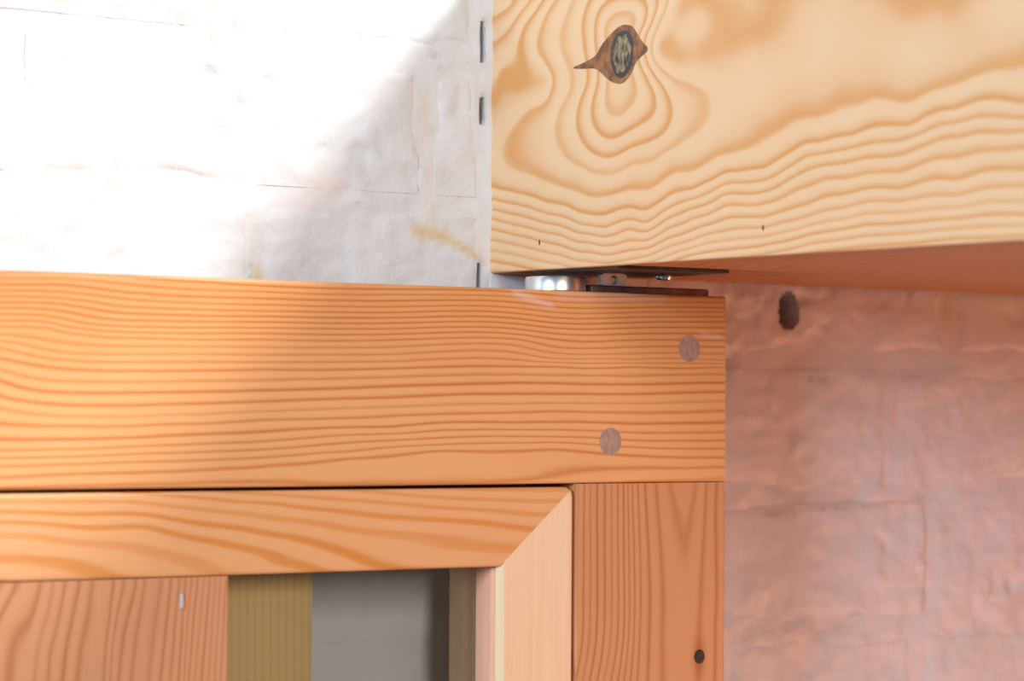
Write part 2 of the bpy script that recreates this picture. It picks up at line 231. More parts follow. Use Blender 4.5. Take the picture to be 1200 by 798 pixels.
def paint_mat():
    m, nt, b = new_mat('white_paint_on_brick')
    L = nt.links.new
    tc = N(nt, 'ShaderNodeTexCoord')
    na = N(nt, 'ShaderNodeTexNoise')
    na.inputs['Scale'].default_value = 55
    na.inputs['Detail'].default_value = 6
    na.inputs['Roughness'].default_value = 0.6
    L(tc.outputs['Object'], na.inputs['Vector'])
    nb = N(nt, 'ShaderNodeTexNoise')
    nb.inputs['Scale'].default_value = 420
    nb.inputs['Detail'].default_value = 4
    L(tc.outputs['Object'], nb.inputs['Vector'])
    h = math_node(nt, 'ADD', math_node(nt, 'MULTIPLY', na.outputs[0], 1.0), math_node(nt, 'MULTIPLY', nb.outputs[0], 0.12))
    bp = N(nt, 'ShaderNodeBump')
    bp.inputs['Strength'].default_value = 0.36
    bp.inputs['Distance'].default_value = 0.0035
    L(h, bp.inputs['Height'])
    L(bp.outputs[0], b.inputs['Normal'])
    f = math_node(nt, 'MULTIPLY', math_node(nt, 'SUBTRACT', na.outputs[0], 0.52), 4.0, clamp=True)
    base = mix_col(nt, math_node(nt, 'MULTIPLY', f, 0.55), (0.68, 0.67, 0.665), (0.58, 0.56, 0.53))
    s1 = N(nt, 'ShaderNodeAttribute', attribute_name='stain')
    s2 = N(nt, 'ShaderNodeAttribute', attribute_name='dirt_shade')  # joint dirt together with painted shade in corners and recesses
    brk = math_node(nt, 'MULTIPLY', math_node(nt, 'SUBTRACT', nb.outputs[0], 0.2), 2.0, clamp=True)
    c = mix_col(nt, math_node(nt, 'MULTIPLY', s1.outputs['Fac'], math_node(nt, 'ADD', math_node(nt, 'MULTIPLY', brk, 0.4), 0.6)), base, (0.66, 0.45, 0.17))
    deep = math_node(nt, 'MULTIPLY', math_node(nt, 'SUBTRACT', s2.outputs['Fac'], 0.55), 4.0, clamp=True)
    c = mix_col(nt, math_node(nt, 'MAXIMUM', math_node(nt, 'MULTIPLY', s2.outputs['Fac'], brk), deep), c, (0.02, 0.016, 0.015))  # painted shade in slits and hole goes near black
    L(c, b.inputs['Base Color'])
    b.inputs['Roughness'].default_value = 0.42
    b.inputs['Specular IOR Level'].default_value = 0.45
    return m


def glass_mat():
    m = bpy.data.materials.new('clear_glass')
    m.use_nodes = True
    nt = m.node_tree
    nt.nodes.remove(nt.nodes['Principled BSDF'])
    out = nt.nodes['Material Output']
    tr = N(nt, 'ShaderNodeBsdfTransparent')
    tr.inputs[0].default_value = (0.98, 0.98, 0.965, 1)
    gl = N(nt, 'ShaderNodeBsdfGlossy')
    gl.inputs['Roughness'].default_value = 0.01
    fr = N(nt, 'ShaderNodeFresnel')
    fr.inputs['IOR'].default_value = 1.5
    mx = N(nt, 'ShaderNodeMixShader')
    nt.links.new(fr.outputs[0], mx.inputs[0])
    nt.links.new(tr.outputs[0], mx.inputs[1])
    nt.links.new(gl.outputs[0], mx.inputs[2])
    nt.links.new(mx.outputs[0], out.inputs[0])
    return m


SOFT = [(0.0, 1.0), (0.07, 0.75), (0.14, 0.12), (0.25, 0.0), (0.5, 0.04), (0.75, 0.35), (0.9, 0.85), (1.0, 1.0)]
LINE = [(0.0, 1.0), (0.10, 0.62), (0.22, 0.1), (0.4, 0.0), (0.62, 0.02), (0.8, 0.28), (0.92, 0.75), (1.0, 1.0)]
BROAD = [(0.0, 1.0), (0.12, 0.8), (0.22, 0.1), (0.4, 0.0), (0.6, 0.02), (0.75, 0.2), (0.88, 0.9), (1.0, 1.0)]
M = {}
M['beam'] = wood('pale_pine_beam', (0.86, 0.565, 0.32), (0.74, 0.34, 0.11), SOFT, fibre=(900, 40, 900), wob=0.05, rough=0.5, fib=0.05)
M['under'] = wood('pine_warm_shade', (0.66, 0.29, 0.12), (0.50, 0.17, 0.05), SOFT, fibre=(900, 40, 900), wob=0.05, rough=0.5, fib=0.06, strength=0.7)  # beam underside: warm shade put into a redder, darker wood colour
M['rail'] = wood('orange_pine_rail', (0.77, 0.385, 0.155), (0.54, 0.18, 0.038), LINE, fibre=(30, 900, 900), wob=0.05, fib=0.06)
M['top'] = wood('orange_pine_moulding', (0.77, 0.395, 0.175), (0.64, 0.235, 0.045), BROAD, fibre=(30, 900, 900), strength=0.85, wob=0.04, fib=0.06)
M['side'] = wood('blond_pine_moulding', (0.86, 0.615, 0.38), (0.78, 0.49, 0.25), LINE, fibre=(900, 900, 25), strength=0.42, wob=0.1, fib=0.05)
M['stile'] = wood('reddish_pine_stile', (0.62, 0.285, 0.125), (0.42, 0.145, 0.045), LINE, strength=0.85, fibre=(900, 900, 30), wob=0.05, fib=0.06)
M['board'] = wood('pinkish_pine_board', (0.62, 0.30, 0.15), (0.43, 0.165, 0.06), LINE, strength=0.85, fibre=(900, 900, 30), wob=0.06, fib=0.09)
M['batten'] = wood('olive_pine_batten', (0.80, 0.54, 0.23), (0.68, 0.43, 0.15), LINE, fibre=(900, 900, 25), strength=0.7, fib=0.08)
M['peg'] = plain('grey_end_grain_peg', (0.45, 0.29, 0.215), 0.6, scale=500, stretch=(1, 1, 0.5), var=0.3)
M['knot'] = plain('brown_knot_wood', (0.40, 0.16, 0.05), 0.5, scale=260, dark=(0.15, 0.05, 0.018), bump=0.4)
M['core'] = plain('grey_black_knot_core', (0.42, 0.30, 0.15), 0.55, scale=330, dark=(0.02, 0.02, 0.018), bump=0.6, stretch=(1, 1.3, 0.7))
M['bark'] = plain('black_bark_ring', (0.06, 0.05, 0.045), 0.6, scale=300)
M['black'] = plain('black_knot', (0.03, 0.018, 0.012), 0.6, scale=300)
M['chrome'] = plain('bright_turned_steel', (0.82, 0.83, 0.84), 0.3, 1.0, var=0.1, scale=60)
M['steel'] = plain('dull_dark_steel', (0.26, 0.20, 0.18), 0.38, 0.9, var=0.4, scale=90)
M['pocket_shade'] = plain('pocket_shade_dark', (0.10, 0.085, 0.08), 0.5, 0.7, var=0.4, scale=90)  # dark colour standing for the shade in the hinge pocket
M['zinc'] = plain('grey_zinc_plate', (0.62, 0.66, 0.68), 0.42, 0.6, var=0.2)
M['glass'] = glass_mat()
M['paint'] = paint_mat()
M['floor'] = plain('warm_clay_floor', (0.34, 0.29, 0.25), 0.6, scale=20)


# ------------------------------------------------------------------ builders
def tag(o, label=None, cat=None, group=None, kind=None):
    for k, v in (('label', label), ('category', cat), ('group', group), ('kind', kind)):
        if v:
            o[k] = v
    return o


def empty(name, loc):
    o = bpy.data.objects.new(name, None)
    COL.objects.link(o)
    o.location = loc
    o.empty_display_size = 0.05
    return o


def origin(o):
    v = Vector((0, 0, 0))
    while o is not None:
        v += o.location
        o = o.parent
    return v


def mesh_obj(name, V, F, mat, parent=None, smooth=True, attrs=None):
    V = np.asarray(V, float)
    if parent is not None:
        V = V-np.array(origin(parent))
    me = bpy.data.meshes.new(name)
    me.from_pydata([tuple(p) for p in V], [], F)
    me.validate()
    for k, a in (attrs or {}).items():
        at = me.attributes.new(k, 'FLOAT', 'POINT')
        at.data.foreach_set('value', np.asarray(a, np.float32))
    bm = bmesh.new()
    bm.from_mesh(me)
    bmesh.ops.recalc_face_normals(bm, faces=bm.faces)
    bm.to_mesh(me)
    bm.free()
    if smooth:
        me.shade_smooth()
        me.set_sharp_from_angle(angle=math.radians(38))
    me.materials.append(mat)
    o = bpy.data.objects.new(name, me)
    COL.objects.link(o)
    if parent is not None:
        o.parent = parent
    return o


def poly_round(c):
    """c: list of (p, q, radius, segments); rounded or chamfered corners"""
    out = []
    n = len(c)
    for i in range(n):
        p = np.array(c[i][:2])
        r, s = c[i][2], c[i][3]
        if r <= 0:
            out.append(tuple(p))
            continue
        a = np.array(c[i-1][:2])-p
        b = np.array(c[(i+1) % n][:2])-p
        a = a/np.linalg.norm(a)
        b = b/np.linalg.norm(b)
        A, B = p+a*r, p+b*r
        ctr = p+(a+b)*r
        for k in range(s+1):
            if s == 1:
                out.append(tuple((A, B)[k]))
            else:
                t = k/s*math.pi/2
                out.append(tuple(ctr-b*r*math.cos(t)-a*r*math.sin(t)))
    return out


def densify(poly, stepf):
    out = []
    n = len(poly)
    for i in range(n):
        a, b = np.array(poly[i]), np.array(poly[(i+1) % n])
        L = np.linalg.norm(b-a)
        k = max(1, int(math.ceil(L/stepf((a+b)/2, b-a))))
        for j in range(k):
            out.append(tuple(a+(b-a)*j/k))
    return out


def scuffs(V):
    x, z = V[:, 0]*1000, V[:, 2]*1000
    a = np.zeros(len(V))
    for x0, z0, x1, z1, w, s in ((-36, 1957, -14, 1951.5, 1.5, 0.4), (78, 1939.6, 92, 1938.6, 1.0, 0.38), (-10, 1956.5, 55, 1957, 2.2, 0.16)):
        d = np.array([x1-x0, z1-z0])
        t = np.clip(((x-x0)*d[0]+(z-z0)*d[1])/(d@d), 0, 1)
        r = np.hypot(x-x0-t*d[0], z-z0-t*d[1])
        a = np.maximum(a, s*np.exp(-(r/w)**2))
    return a


def prism(name, prof, stations, mapf, mat, parent, ringf=None, tonef=None):
    P = np.array(prof)
    n, m = len(P), len(stations)
    V = np.concatenate([mapf(P[:, 0], P[:, 1], np.full(n, t)) for t in stations])
    F = []
    for j in range(m-1):
        for i in range(n):
            k = (i+1) % n
            F.append((j*n+i, j*n+k, (j+1)*n+k, (j+1)*n+i))
    F.append(tuple(range(n-1, -1, -1)))
    F.append(tuple((m-1)*n+i for i in range(n)))
    at = {'ring': ringf(V[:, 0], V[:, 1], V[:, 2])} if ringf else None
    if tonef:
        at['tone'] = tonef(V[:, 0], V[:, 1], V[:, 2])
    if name == 'top_rail':
        at['scuff'] = scuffs(V)
    return mesh_obj(name, V, F, mat, parent, attrs=at)


def steps(*segs):
    """steps((a, b, step), ...) -> rising list of positions"""
    out = []
    for a, b, s in segs:
        k = max(1, int(round((b-a)/s)))
        out += [a+(b-a)*i/k for i in range(k)]
    out.append(segs[-1][1])
    return out


def box(name, x0, x1, y0, y1, z0, z1, mat, parent, r=0.0008, ringf=None, step=0.05):
    prof = densify(poly_round([(x0, y0, r, 2), (x1, y0, r, 2), (x1, y1, r, 2), (x0, y1, r, 2)]), lambda c, d: step)
    k = max(1, int((z1-z0-2*r)/step))
    st = [z0]+[z0+r+(z1-z0-2*r)*i/k for i in range(k+1)]+[z1]
    cx, cy = (x0+x1)/2, (y0+y1)/2

    def mp(p, q, t):
        e = (t <= z0+1e-9) | (t >= z1-1e-9)
        sx = np.where(e, 1-2*r/(x1-x0), 1)
        sy = np.where(e, 1-2*r/(y1-y0), 1)
        return np.stack([cx+(p-cx)*sx, cy+(q-cy)*sy, t], 1)
    return prism(name, prof, st, mp, mat, parent, ringf)


def lathe(name, cx, cy, prof, mat, parent, n=40):
    V, F = [], []
    m = len(prof)
    for r, z in prof:
        for i in range(n):
            a = 2*math.pi*i/n
            V.append((cx+r*math.cos(a), cy+r*math.sin(a), z))
    for j in range(m-1):
        for i in range(n):
            k = (i+1) % n
            F.append((j*n+i, j*n+k, (j+1)*n+k, (j+1)*n+i))
    F.append(tuple(range(n-1, -1, -1)))
    F.append(tuple((m-1)*n+i for i in range(n)))
    return mesh_obj(name, V, F, mat, parent)


def disc_on(name, outline, to3d, out, mat, parent, rings=5, dome=0.0003, base=-0.0006, rough=0.0):
    """low domed plug with the given outline; to3d maps (u, v) to the face, out is the face normal"""
    c = np.mean(np.array(outline), 0)
    V, F = [], []
    n = len(outline)
    nrm = np.array(out)
    for k in range(rings+1):
        t = 1-k/rings
        for u, v in outline:
            q = c+(np.array([u, v])-c)*t
            h = dome*(1-t**6)
            if rough:
                h += rough*noise.noise(Vector((q[0]*.35, q[1]*.35, 3.1)))
            V.append(np.array(to3d(*q))+nrm*(h+0.0001))
    for u, v in outline:
        V.append(np.array(to3d(u, v))+nrm*base)
    for k in range(rings):
        for i in range(n):
            j = (i+1) % n
            F.append((k*n+i, k*n+j, (k+1)*n+j, (k+1)*n+i))
    s = (rings+1)*n
    for i in range(n):
        j = (i+1) % n
        F.append((s+i, s+j, j, i))
    F.append(tuple(s+n-1-i for i in range(n)))
    return mesh_obj(name, V, F, mat, parent)


# ------------------------------------------------------------------ the wall of painted bricks
JZ = [2.076+0.0733*k for k in range(-14, 8)]
JW = 0.0105
HOLE = (0.1973, 1.9560, 0.0068, 0.0098)
SLOTS = [(-0.0062, 0.0013, 2.078, 2.096), (-0.0060, 0.0016, 2.048, 2.0575), (-0.0070, 0.0012, 1.9605, 1.9745)]


def relief(x, z):
    p = Vector((x*9, z*14, 0.3))
    h = 0.0022*noise.noise(p)+0.0012*noise.noise(Vector((x*38, z*55, 1.7)))+0.0006*noise.noise(Vector((x*120, z*170, 4.2)))
    # paint lumps and cracks gather along the bed joints
    dz = min(abs(z-j) for j in JZ)
    k = math.exp(-(dz/0.0075)**2)*max(0.0, 0.25+noise.noise(Vector((x*16, z*9, 8.8))))
    h += 0.0042*k*noise.noise(Vector((x*75, z*260, 6.1)))
    # scattered pits and nibs
    c = noise.noise(Vector((x*85, z*95, 2.6)))
    if c > 0.42:
        h += 0.0035*(c-0.42)
    elif c < -0.5:
        h -= 0.003*(-0.5-c)
    return h


def marks(V):
    st = np.zeros(len(V))
    dt = np.zeros(len(V))
    x, z = V[:, 0]*1000, V[:, 2]*1000

    def seg(a, ax0, az0, ax1, az1, w, s):
        d = np.array([ax1-ax0, az1-az0])
        L2 = d@d+1e-9
        t = np.clip(((x-ax0)*d[0]+(z-az0)*d[1])/L2, 0, 1)
        r = np.hypot(x-ax0-t*d[0], z-az0-t*d[1])
        np.maximum(a, s*np.exp(-(r/w)**2), out=a)
    seg(st, -46, 1990, -28, 1987, 3.2, 1.0)
    seg(st, -28, 1987, -10, 1979, 2.0, 0.95)
    seg(st, -10, 1979, -4, 1976, 2.0, 0.6)
    seg(st, -41, 2060, -38, 2000, 3.5, 0.22)
    seg(st, -38, 2000, -34, 1988, 3, 0.35)
    seg(st, -137, 1968, -134, 1955, 2.4, 0.9)
    seg(st, -140, 2000, -138, 1968, 3.0, 0.15)
    seg(st, -160, 2100, -158, 2078, 6, 0.28)
    seg(st, -180, 2086, -150, 2082, 4, 0.15)
    seg(st, -262, 1998, -220, 1996, 4, 0.12)
    seg(st, 318, 1968, 319, 1952, 4, 0.45)
    seg(dt, -141, 1969, -140, 1962, 2.2, 0.35)
    seg(dt, -128, 1964, -85, 1965, 2.2, 0.16)
    seg(dt, -128, 2018, -118, 2015, 3.0, 0.12)
    seg(dt, 160, 1968, 186, 1962, 4, 0.3)  # corner shade below the beam, painted into the wall colour
    seg(dt, 158, 1782, 235, 1783, 5, 0.25)
    seg(dt, 183, 1846, 300, 1852, 1.6, 0.35)
    seg(dt, 268, 1921, 330, 1926, 2.0, 0.25)
    seg(dt, 213, 1919, 226, 1918, 2.0, 0.4)
    seg(dt, 245, 1921, 262, 1922, 3.0, 0.18)
    seg(dt, 298, 1894, 303, 1884, 3.0, 0.25)
    seg(dt, 150, 1971, 380, 1969, 2.5, 0.4)  # crease shade where wall meets beam, painted into the wall colour
    for (cx, hw, z0, z1) in SLOTS:
        seg(dt, cx*1000, z0*1000, cx*1000, z1*1000, hw*1000, 0.9)  # shade inside the slits, painted darker than their depth gives
    seg(dt, HOLE[0]*1000, HOLE[1]*1000+2, HOLE[0]*1000, HOLE[1]*1000-3, 6.5, 0.98)  # shade inside the hole, painted on top of its real depth
    return {'stain': st, 'dirt_shade': dt}


def build_wall():
    xs = steps((-1.6, -0.36, 0.03), (-0.36, -0.012, 0.004), (-0.012, 0.0, 0.0007), (0.0, 0.42, 0.004), (0.42, 1.4, 0.03))
    zs = steps((0.0, 1.0, 0.2), (1.0, 1.72, 0.03), (1.72, 2.16, 0.0035), (2.16, 2.75, 0.03))
    V, F = [], []
    nx, nz = len(xs), len(zs)
    for z in zs:
        for x in xs:
            y = 0.0007+relief(x, z)
            for (cx, hw, z0, z1) in SLOTS:
                dx = abs(x-cx-0.0006*noise.noise(Vector((0, z*150, 0))))
                if dx < hw and z0 < z < z1:
                    y += 0.014
            if ((x-HOLE[0])/HOLE[2]/1.3)**2+((z-HOLE[1])/HOLE[3]/1.3)**2 < 1:
                y += 0.045
            V.append((x, y, z))
    for j in range(nz-1):
        for i in range(nx-1):
            F.append((j*nx+i, j*nx+i+1, (j+1)*nx+i+1, (j+1)*nx+i))
    n0 = len(V)
    for j in (0, nz-1):
        for i in (0, nx-1):
            V.append((xs[i], 0.12, zs[j]))
    a, b, c, d = n0, n0+1, n0+2, n0+3
    F.append((a, c, d, b))
    F.append(tuple([a, b]+[i for i in range(nx-1, -1, -1)]))
    F.append(tuple([d, c]+[(nz-1)*nx+i for i in range(nx)]))
    F.append(tuple([c, a]+[j*nx for j in range(nz)]))
    F.append(tuple([b, d]+[j*nx+nx-1 for j in range(nz-1, -1, -1)]))
    w = mesh_obj('wall_back', V, F, M['paint'], attrs=marks(np.array(V)))
    tag(w, 'white painted brick wall behind the pine door and beam', kind='structure')
    return w


def brick(wall, x0, x1, z0, z1, seed):
    fine = (x1 > -0.34 and x0 < 0.42 and z1 > 1.74 and z0 < 2.13)
    hole = x0 < HOLE[0] < x1 and z0 < HOLE[1] < z1
    s = 0.0026 if fine else 0.012
    if hole:
        s = 0.0016
    nx, nz = max(2, int((x1-x0)/s)), max(2, int((z1-z0)/s))
    rnd = random.Random(seed)
    off = rnd.uniform(-0.0006, 0.0004)
    tilt = rnd.uniform(-0.006, 0.006)
    V, F = [], []
    r = 0.0075
    for j in range(nz+1):
        for i in range(nx+1):
            x = x0+(x1-x0)*i/nx
            z = z0+(z1-z0)*j/nz
            e = min(x-x0, x1-x, z-z0, z1-z)
            e2 = e+0.0022*noise.noise(Vector((x*60, z*60, seed)))*(1 if e < 0.012 else 0.3)
            y = off+tilt*(x-(x0+x1)/2)*0.3+relief(x, z)
            if e2 < r:
                t = (r-max(e2, 0))/r
                y += 0.0026*(t*t)*min(1.0, max(0.08, 0.5+1.3*noise.noise(Vector((x*13, z*17, 5.5)))))
            if hole:
                k = ((x-HOLE[0]-0.0012*noise.noise(Vector((x*300, z*300, 2))))/HOLE[2])**2+((z-HOLE[1])/HOLE[3])**2
                if k < 1:
                    y += 0.035*min(1, (1-k)*4)
            V.append((x, y, z))
    for j in range(nz):
        for i in range(nx):
            F.append((j*(nx+1)+i, j*(nx+1)+i+1, (j+1)*(nx+1)+i+1, (j+1)*(nx+1)+i))
    rim = [i for i in range(nx+1)]+[j*(nx+1)+nx for j in range(1, nz+1)]+[nz*(nx+1)+i for i in range(nx-1, -1, -1)]+[j*(nx+1) for j in range(nz-1, 0, -1)]
    n0 = len(V)
    for i in rim:
        x, y, z = V[i]
        V.append((x, 0.016, z))
    for k in range(len(rim)):
        a, b = rim[k], rim[(k+1) % len(rim)]
        F.append((a, n0+k, n0+(k+1) % len(rim), b))
    return mesh_obj('brick', V, F, M['paint'], wall, attrs=marks(np.array(V)))


wall = build_wall()
JX = {14: [-0.38, -0.155, -0.005, 0.22, 0.445], 13: [-0.265, -0.0405, -0.005, 0.108, 0.333],
      12: [-0.363, -0.138, -0.005, 0.092, 0.319], 11: [-0.403, -0.178, 0.047, 0.272, 0.497],
      10: [-0.371, -0.146, 0.079, 0.304, 0.529], 9: [-0.26, -0.035, 0.150, 0.296, 0.52]}
sd = 0
for k in range(len(JZ)-1):
    if k in JX:
        jx = JX[k]
    else:
        o = 0.11*(k % 2)+0.01*((k*7) % 5)
        jx = [-0.45+o+0.225*i for i in range(5)]
    while jx[0] > -1.3:
        jx = [jx[0]-0.225]+jx
    while jx[-1] < 1.1:
        jx = jx+[jx[-1]+0.225]
    for i in range(len(jx)-1):
        sd += 1
        x0, x1 = jx[i]+JW/2, jx[i+1]-JW/2
        brick(wall, x0, x1, JZ[k]+JW/2, JZ[k+1]-JW/2, sd)

fl = mesh_obj('floor', [(-3.6, -3.2, 0), (2.6, -3.2, 0), (2.6, 0.12, 0), (-3.6, 0.12, 0),
                        (-3.6, -3.2, -0.1), (2.6, -3.2, -0.1), (2.6, 0.12, -0.1), (-3.6, 0.12, -0.1)],
              [(0, 1, 2, 3), (7, 6, 5, 4), (0, 4, 5, 1), (1, 5, 6, 2), (2, 6, 7, 3), (3, 7, 4, 0)], M['floor'], smooth=False)
tag(fl, 'plain warm clay floor below the door', kind='structure')

# ------------------------------------------------------------------ beam
g_beam = tps(GRAIN_BEAM, lam=0.5)
ZB, ZT = 1.970, 2.133
BT = 0.75
BL = 1.9
beam = empty('ceiling_beam', (BT/2, -BL/2, ZB))
tag(beam, 'thick pale pine beam with a dark oval knot, above the glazed door', 'beam', kind='thing')


def beam_map(p, q, t):
    x, z, y = p.copy(), q.copy(), -t
    # the shallow pocket chiselled into the underside for the hinge
    low = z < ZB+0.002
    e = np.minimum.reduce([x-0.003, 0.118-x, t-0.012, 0.112-t])
    k = np.clip((e-0.0)/0.004, 0, 1)
    wob = 0.0012*np.sin(x*170+t*60)
    z = np.where(low, z+k*(0.0085+wob), z)
    # the front arris is a little worn near the pocket
    return np.stack([x, y, z], 1)


def beam_ring(x, y, z):
    return g_beam(-y*1000, (z-ZB)*1000)+x*1000/11.0+0.4*np.sin(x*60)


bp_ = poly_round([(0, ZB, 0.0012, 3), (BT, ZB, 0.002, 2), (BT, ZT, 0.002, 2), (0, ZT, 0.002, 2)])
bp_ = densify(bp_, lambda c, d: 0.0016 if c[0] < 0.0005 else (0.0025 if c[0] < 0.13 and c[1] < ZB+0.001 else 0.03))
tim = prism('timber', bp_, steps((-0.002, 0.13, 0.0022), (0.13, 0.40, 0.0026), (0.40, BL, 0.06)), beam_map, M['beam'], beam, beam_ring)

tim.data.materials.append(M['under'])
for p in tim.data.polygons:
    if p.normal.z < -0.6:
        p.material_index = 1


def circle(cx, cy, rx, ry, n=36):
    return np.array([(cx+rx*math.cos(2*math.pi*i/n), cy+ry*math.sin(2*math.pi*i/n)) for i in range(n)])


def smooth_outline(pts, n=3):
    a = np.array(pts)
    for _ in range(n):
        a = np.stack([0.75*a+0.25*np.roll(a, -1, 0), 0.25*a+0.75*np.roll(a, -1, 0)], 1).reshape(-1, 2)
    return a


def on_beam(u, v):
    return (0.0, -u/1000, ZB+v/1000)


KNOT = [(65, 97.6), (76, 99.4), (86, 101.8), (89, 106), (97, 111.2), (105, 114.9), (113.8, 113.9), (118.2, 109), (121.7, 104.9),
        (127.5, 101), (120.9, 98), (116.5, 95.7), (114, 91), (108.7, 87), (103.4, 86.4), (96.3, 88.8), (90, 93.2), (85.4, 96), (76, 96.4)]
CORE = [(106.7, 111.8), (112, 110.7), (115.2, 106.1), (115.3, 100.7), (113.6, 94.3), (108.7, 89.9), (104.3, 89.2), (99.8, 91.8),
        (97.1, 98.1), (97.1, 103.5), (99.7, 108.7), (103.2, 111.1)]
kn = disc_on('knot', smooth_outline(KNOT, 2), on_beam, (-1, 0, 0), M['knot'], beam, dome=0.00015)
tag(kn, 'brown resinous knot with a grey black core')
core = smooth_outline(CORE, 2)
core = core.mean(0)+(core-core.mean(0))*1.12
disc_on('bark_ring', core, on_beam, (-1, 0, 0), M['bark'], kn, dome=0.0003)
cc = core.mean(0)
disc_on('knot_core', cc+(core-cc)*0.80, on_beam, (-1, 0, 0), M['core'], kn, dome=0.0005, rough=0.0004, rings=8)

for (u, v) in ((40.5, 13.8), (209.5, 13.0)):
    disc_on('nail_hole', circle(u, v, 0.6, 1.3, 12), on_beam, (-1, 0, 0), M['black'], beam, rings=2, dome=0.0001)

# ------------------------------------------------------------------ door leaf
YD, YBK = -0.070, -0.027
door = empty('pine_door', (-0.30, -0.0485, 0.0))
tag(door, 'orange pine door frame with pegged corner joint, hung under the beam', 'door', kind='thing')
g_rail = tps(GRAIN_RAIL, su=0.22, sv=1.0, lam=0.01)
g_top = tps(GRAIN_TOP, su=0.30, sv=1.0, lam=0.01)
g_stile = tps(GRAIN_STILE, su=1.0, sv=0.25, lam=0.01)
g_board = tps(GRAIN_BOARD, su=1.0, sv=0.3, lam=0.01)


def hmember(name, z0, z1, x0, x1, mat, parent, ringf, y0=YD, y1=YBK, r=0.0012, fx=None, mitre=None, fine=0.0016, tonef=None):
    prof = poly_round([(y0, z0, r, 3), (y1, z0, r, 2), (y1, z1, r, 2), (y0, z1, r, 3)])
    prof = densify(prof, lambda c, d: fine if c[0] < y0+0.0004 else 0.01)
    st = fx or steps((x0, -0.34, 0.05), (-0.34, x1, 0.0035))

    def mp(p, q, t):
        x = t
        if mitre is not None:
            x = mitre(p, q, t)
        return np.stack([x, p, q], 1)
    return prism(name, prof, st, mp, mat, parent, ringf, tonef)


def vmember(name, x0, x1, z0, z1, mat, parent, ringf, y0=YD, y1=YBK, r=0.0012, mitre=None, zf=1.74, fine=0.0016, cham=0.0, tonef=None):
    c0 = (x0, y0, cham, 1) if cham else (x0, y0, r, 3)
    prof = poly_round([c0, (x1, y0, r, 3), (x1, y1, r, 2), (x0, y1, r, 2)])
    prof = densify(prof, lambda c, d: fine if c[1] < y0+0.0004 else 0.01)
    st = steps((z0, zf, 0.08), (zf, z1, 0.0035)) if z1 > zf else steps((z0, z1, 0.08))

    def mp(p, q, t):
        z = t
        if mitre is not None:
            z = mitre(p, q, t)
        return np.stack([p, q, z], 1)
    return prism(name, prof, st, mp, mat, parent, ringf, tonef)


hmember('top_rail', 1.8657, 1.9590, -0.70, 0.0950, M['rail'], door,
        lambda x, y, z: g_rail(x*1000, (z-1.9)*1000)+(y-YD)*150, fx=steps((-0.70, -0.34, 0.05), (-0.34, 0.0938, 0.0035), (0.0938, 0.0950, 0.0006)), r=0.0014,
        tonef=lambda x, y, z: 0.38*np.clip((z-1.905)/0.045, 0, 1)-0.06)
vmember('stile', 0.0016, 0.0953, 0.008, 1.8655, M['stile'], door,
        lambda x, y, z: g_stile(x*1000, (z-1.9)*1000)+(y-YD)*150, r=0.0010,
        tonef=lambda x, y, z: 0.9*np.exp(-((x-0.0789)/0.0042)**2-((z-1.7786)/0.0085)**2))
vmember('stile', -0.70, -0.6065, 0.008, 1.8655, M['stile'], door,
        lambda x, y, z: g_stile((-0.605-x)*1000, (z-1.9)*1000)+(y-YD)*150, r=0.0010)
hmember('bottom_rail', 0.008, 0.2, -0.6063, 0.0014, M['rail'], door,
        lambda x, y, z: z*1000/9+0.5*np.sin(x*9), fx=steps((-0.6063, 0.0014, 0.05)), fine=0.004)


def on_door(u, v):
    return (u/1000, YD, 1.9+v/1000)


for (u, v) in ((71.6, 32.4), (22.1, -14.0)):
    disc_on('peg', circle(u, v, 6.7, 6.7), on_door, (0, -1, 0), M['peg'], door, dome=0.0002)
sk = disc_on('knot', circle(78.9, -121.4, 3.4, 3.6), on_door, (0, -1, 0), M['black'], door, dome=0.0001)
tag(sk, 'small black knot')

# ------------------------------------------------------------------ glazed inset panel with mitred moulding
cz1, cz0 = 1.8640, 0.21
cx1, cx0 = -0.0002, -0.6050
HT, WS = 0.0375, 0.0438
case = empty('glazed_panel', ((cx0+cx1)/2, -0.0485, cz0))
tag(case, 'glazed inner panel with mitred pine moulding set inside the door frame', 'window panel')
RC = 0.0045


def round_corner(V):
    x, y, z = V[:, 0].copy(), V[:, 1], V[:, 2].copy()
    cxx, czz = cx1-RC, cz1-RC
    a, b = x-cxx, z-czz
    m = (a > 0) & (b > 0)
    L = np.maximum(np.hypot(a, b), 1e-9)
    k = np.where(m, np.maximum(a, b)/L, 1)
    return np.stack([np.where(m, cxx+a*k, x), y, np.where(m, czz+b*k, z)], 1)


def case_top():
    r = 0.0016
    z0, z1 = cz1-HT, cz1
    prof = poly_round([(YD, z0, r, 3), (YBK, z0, r, 2), (YBK, z1, r, 2), (YD, z1, r, 3)])
    prof = densify(prof, lambda c, d: 0.0014 if c[0] < YD+0.0004 else 0.01)
    st = steps((0, 0.45, 0.06), (0.45, 1, 0.006))

    def mp(p, q, t):
        k = (cz1-q)/HT
        xr = cx1-WS*k
        xl = cx0+WS*k
        return round_corner(np.stack([xl+(xr-xl)*t, p, q], 1))
    return prism('top_moulding', prof, st, mp, M['top'], case, lambda x, y, z: g_top(x*1000, (z-1.9)*1000)+(y-YD)*90)


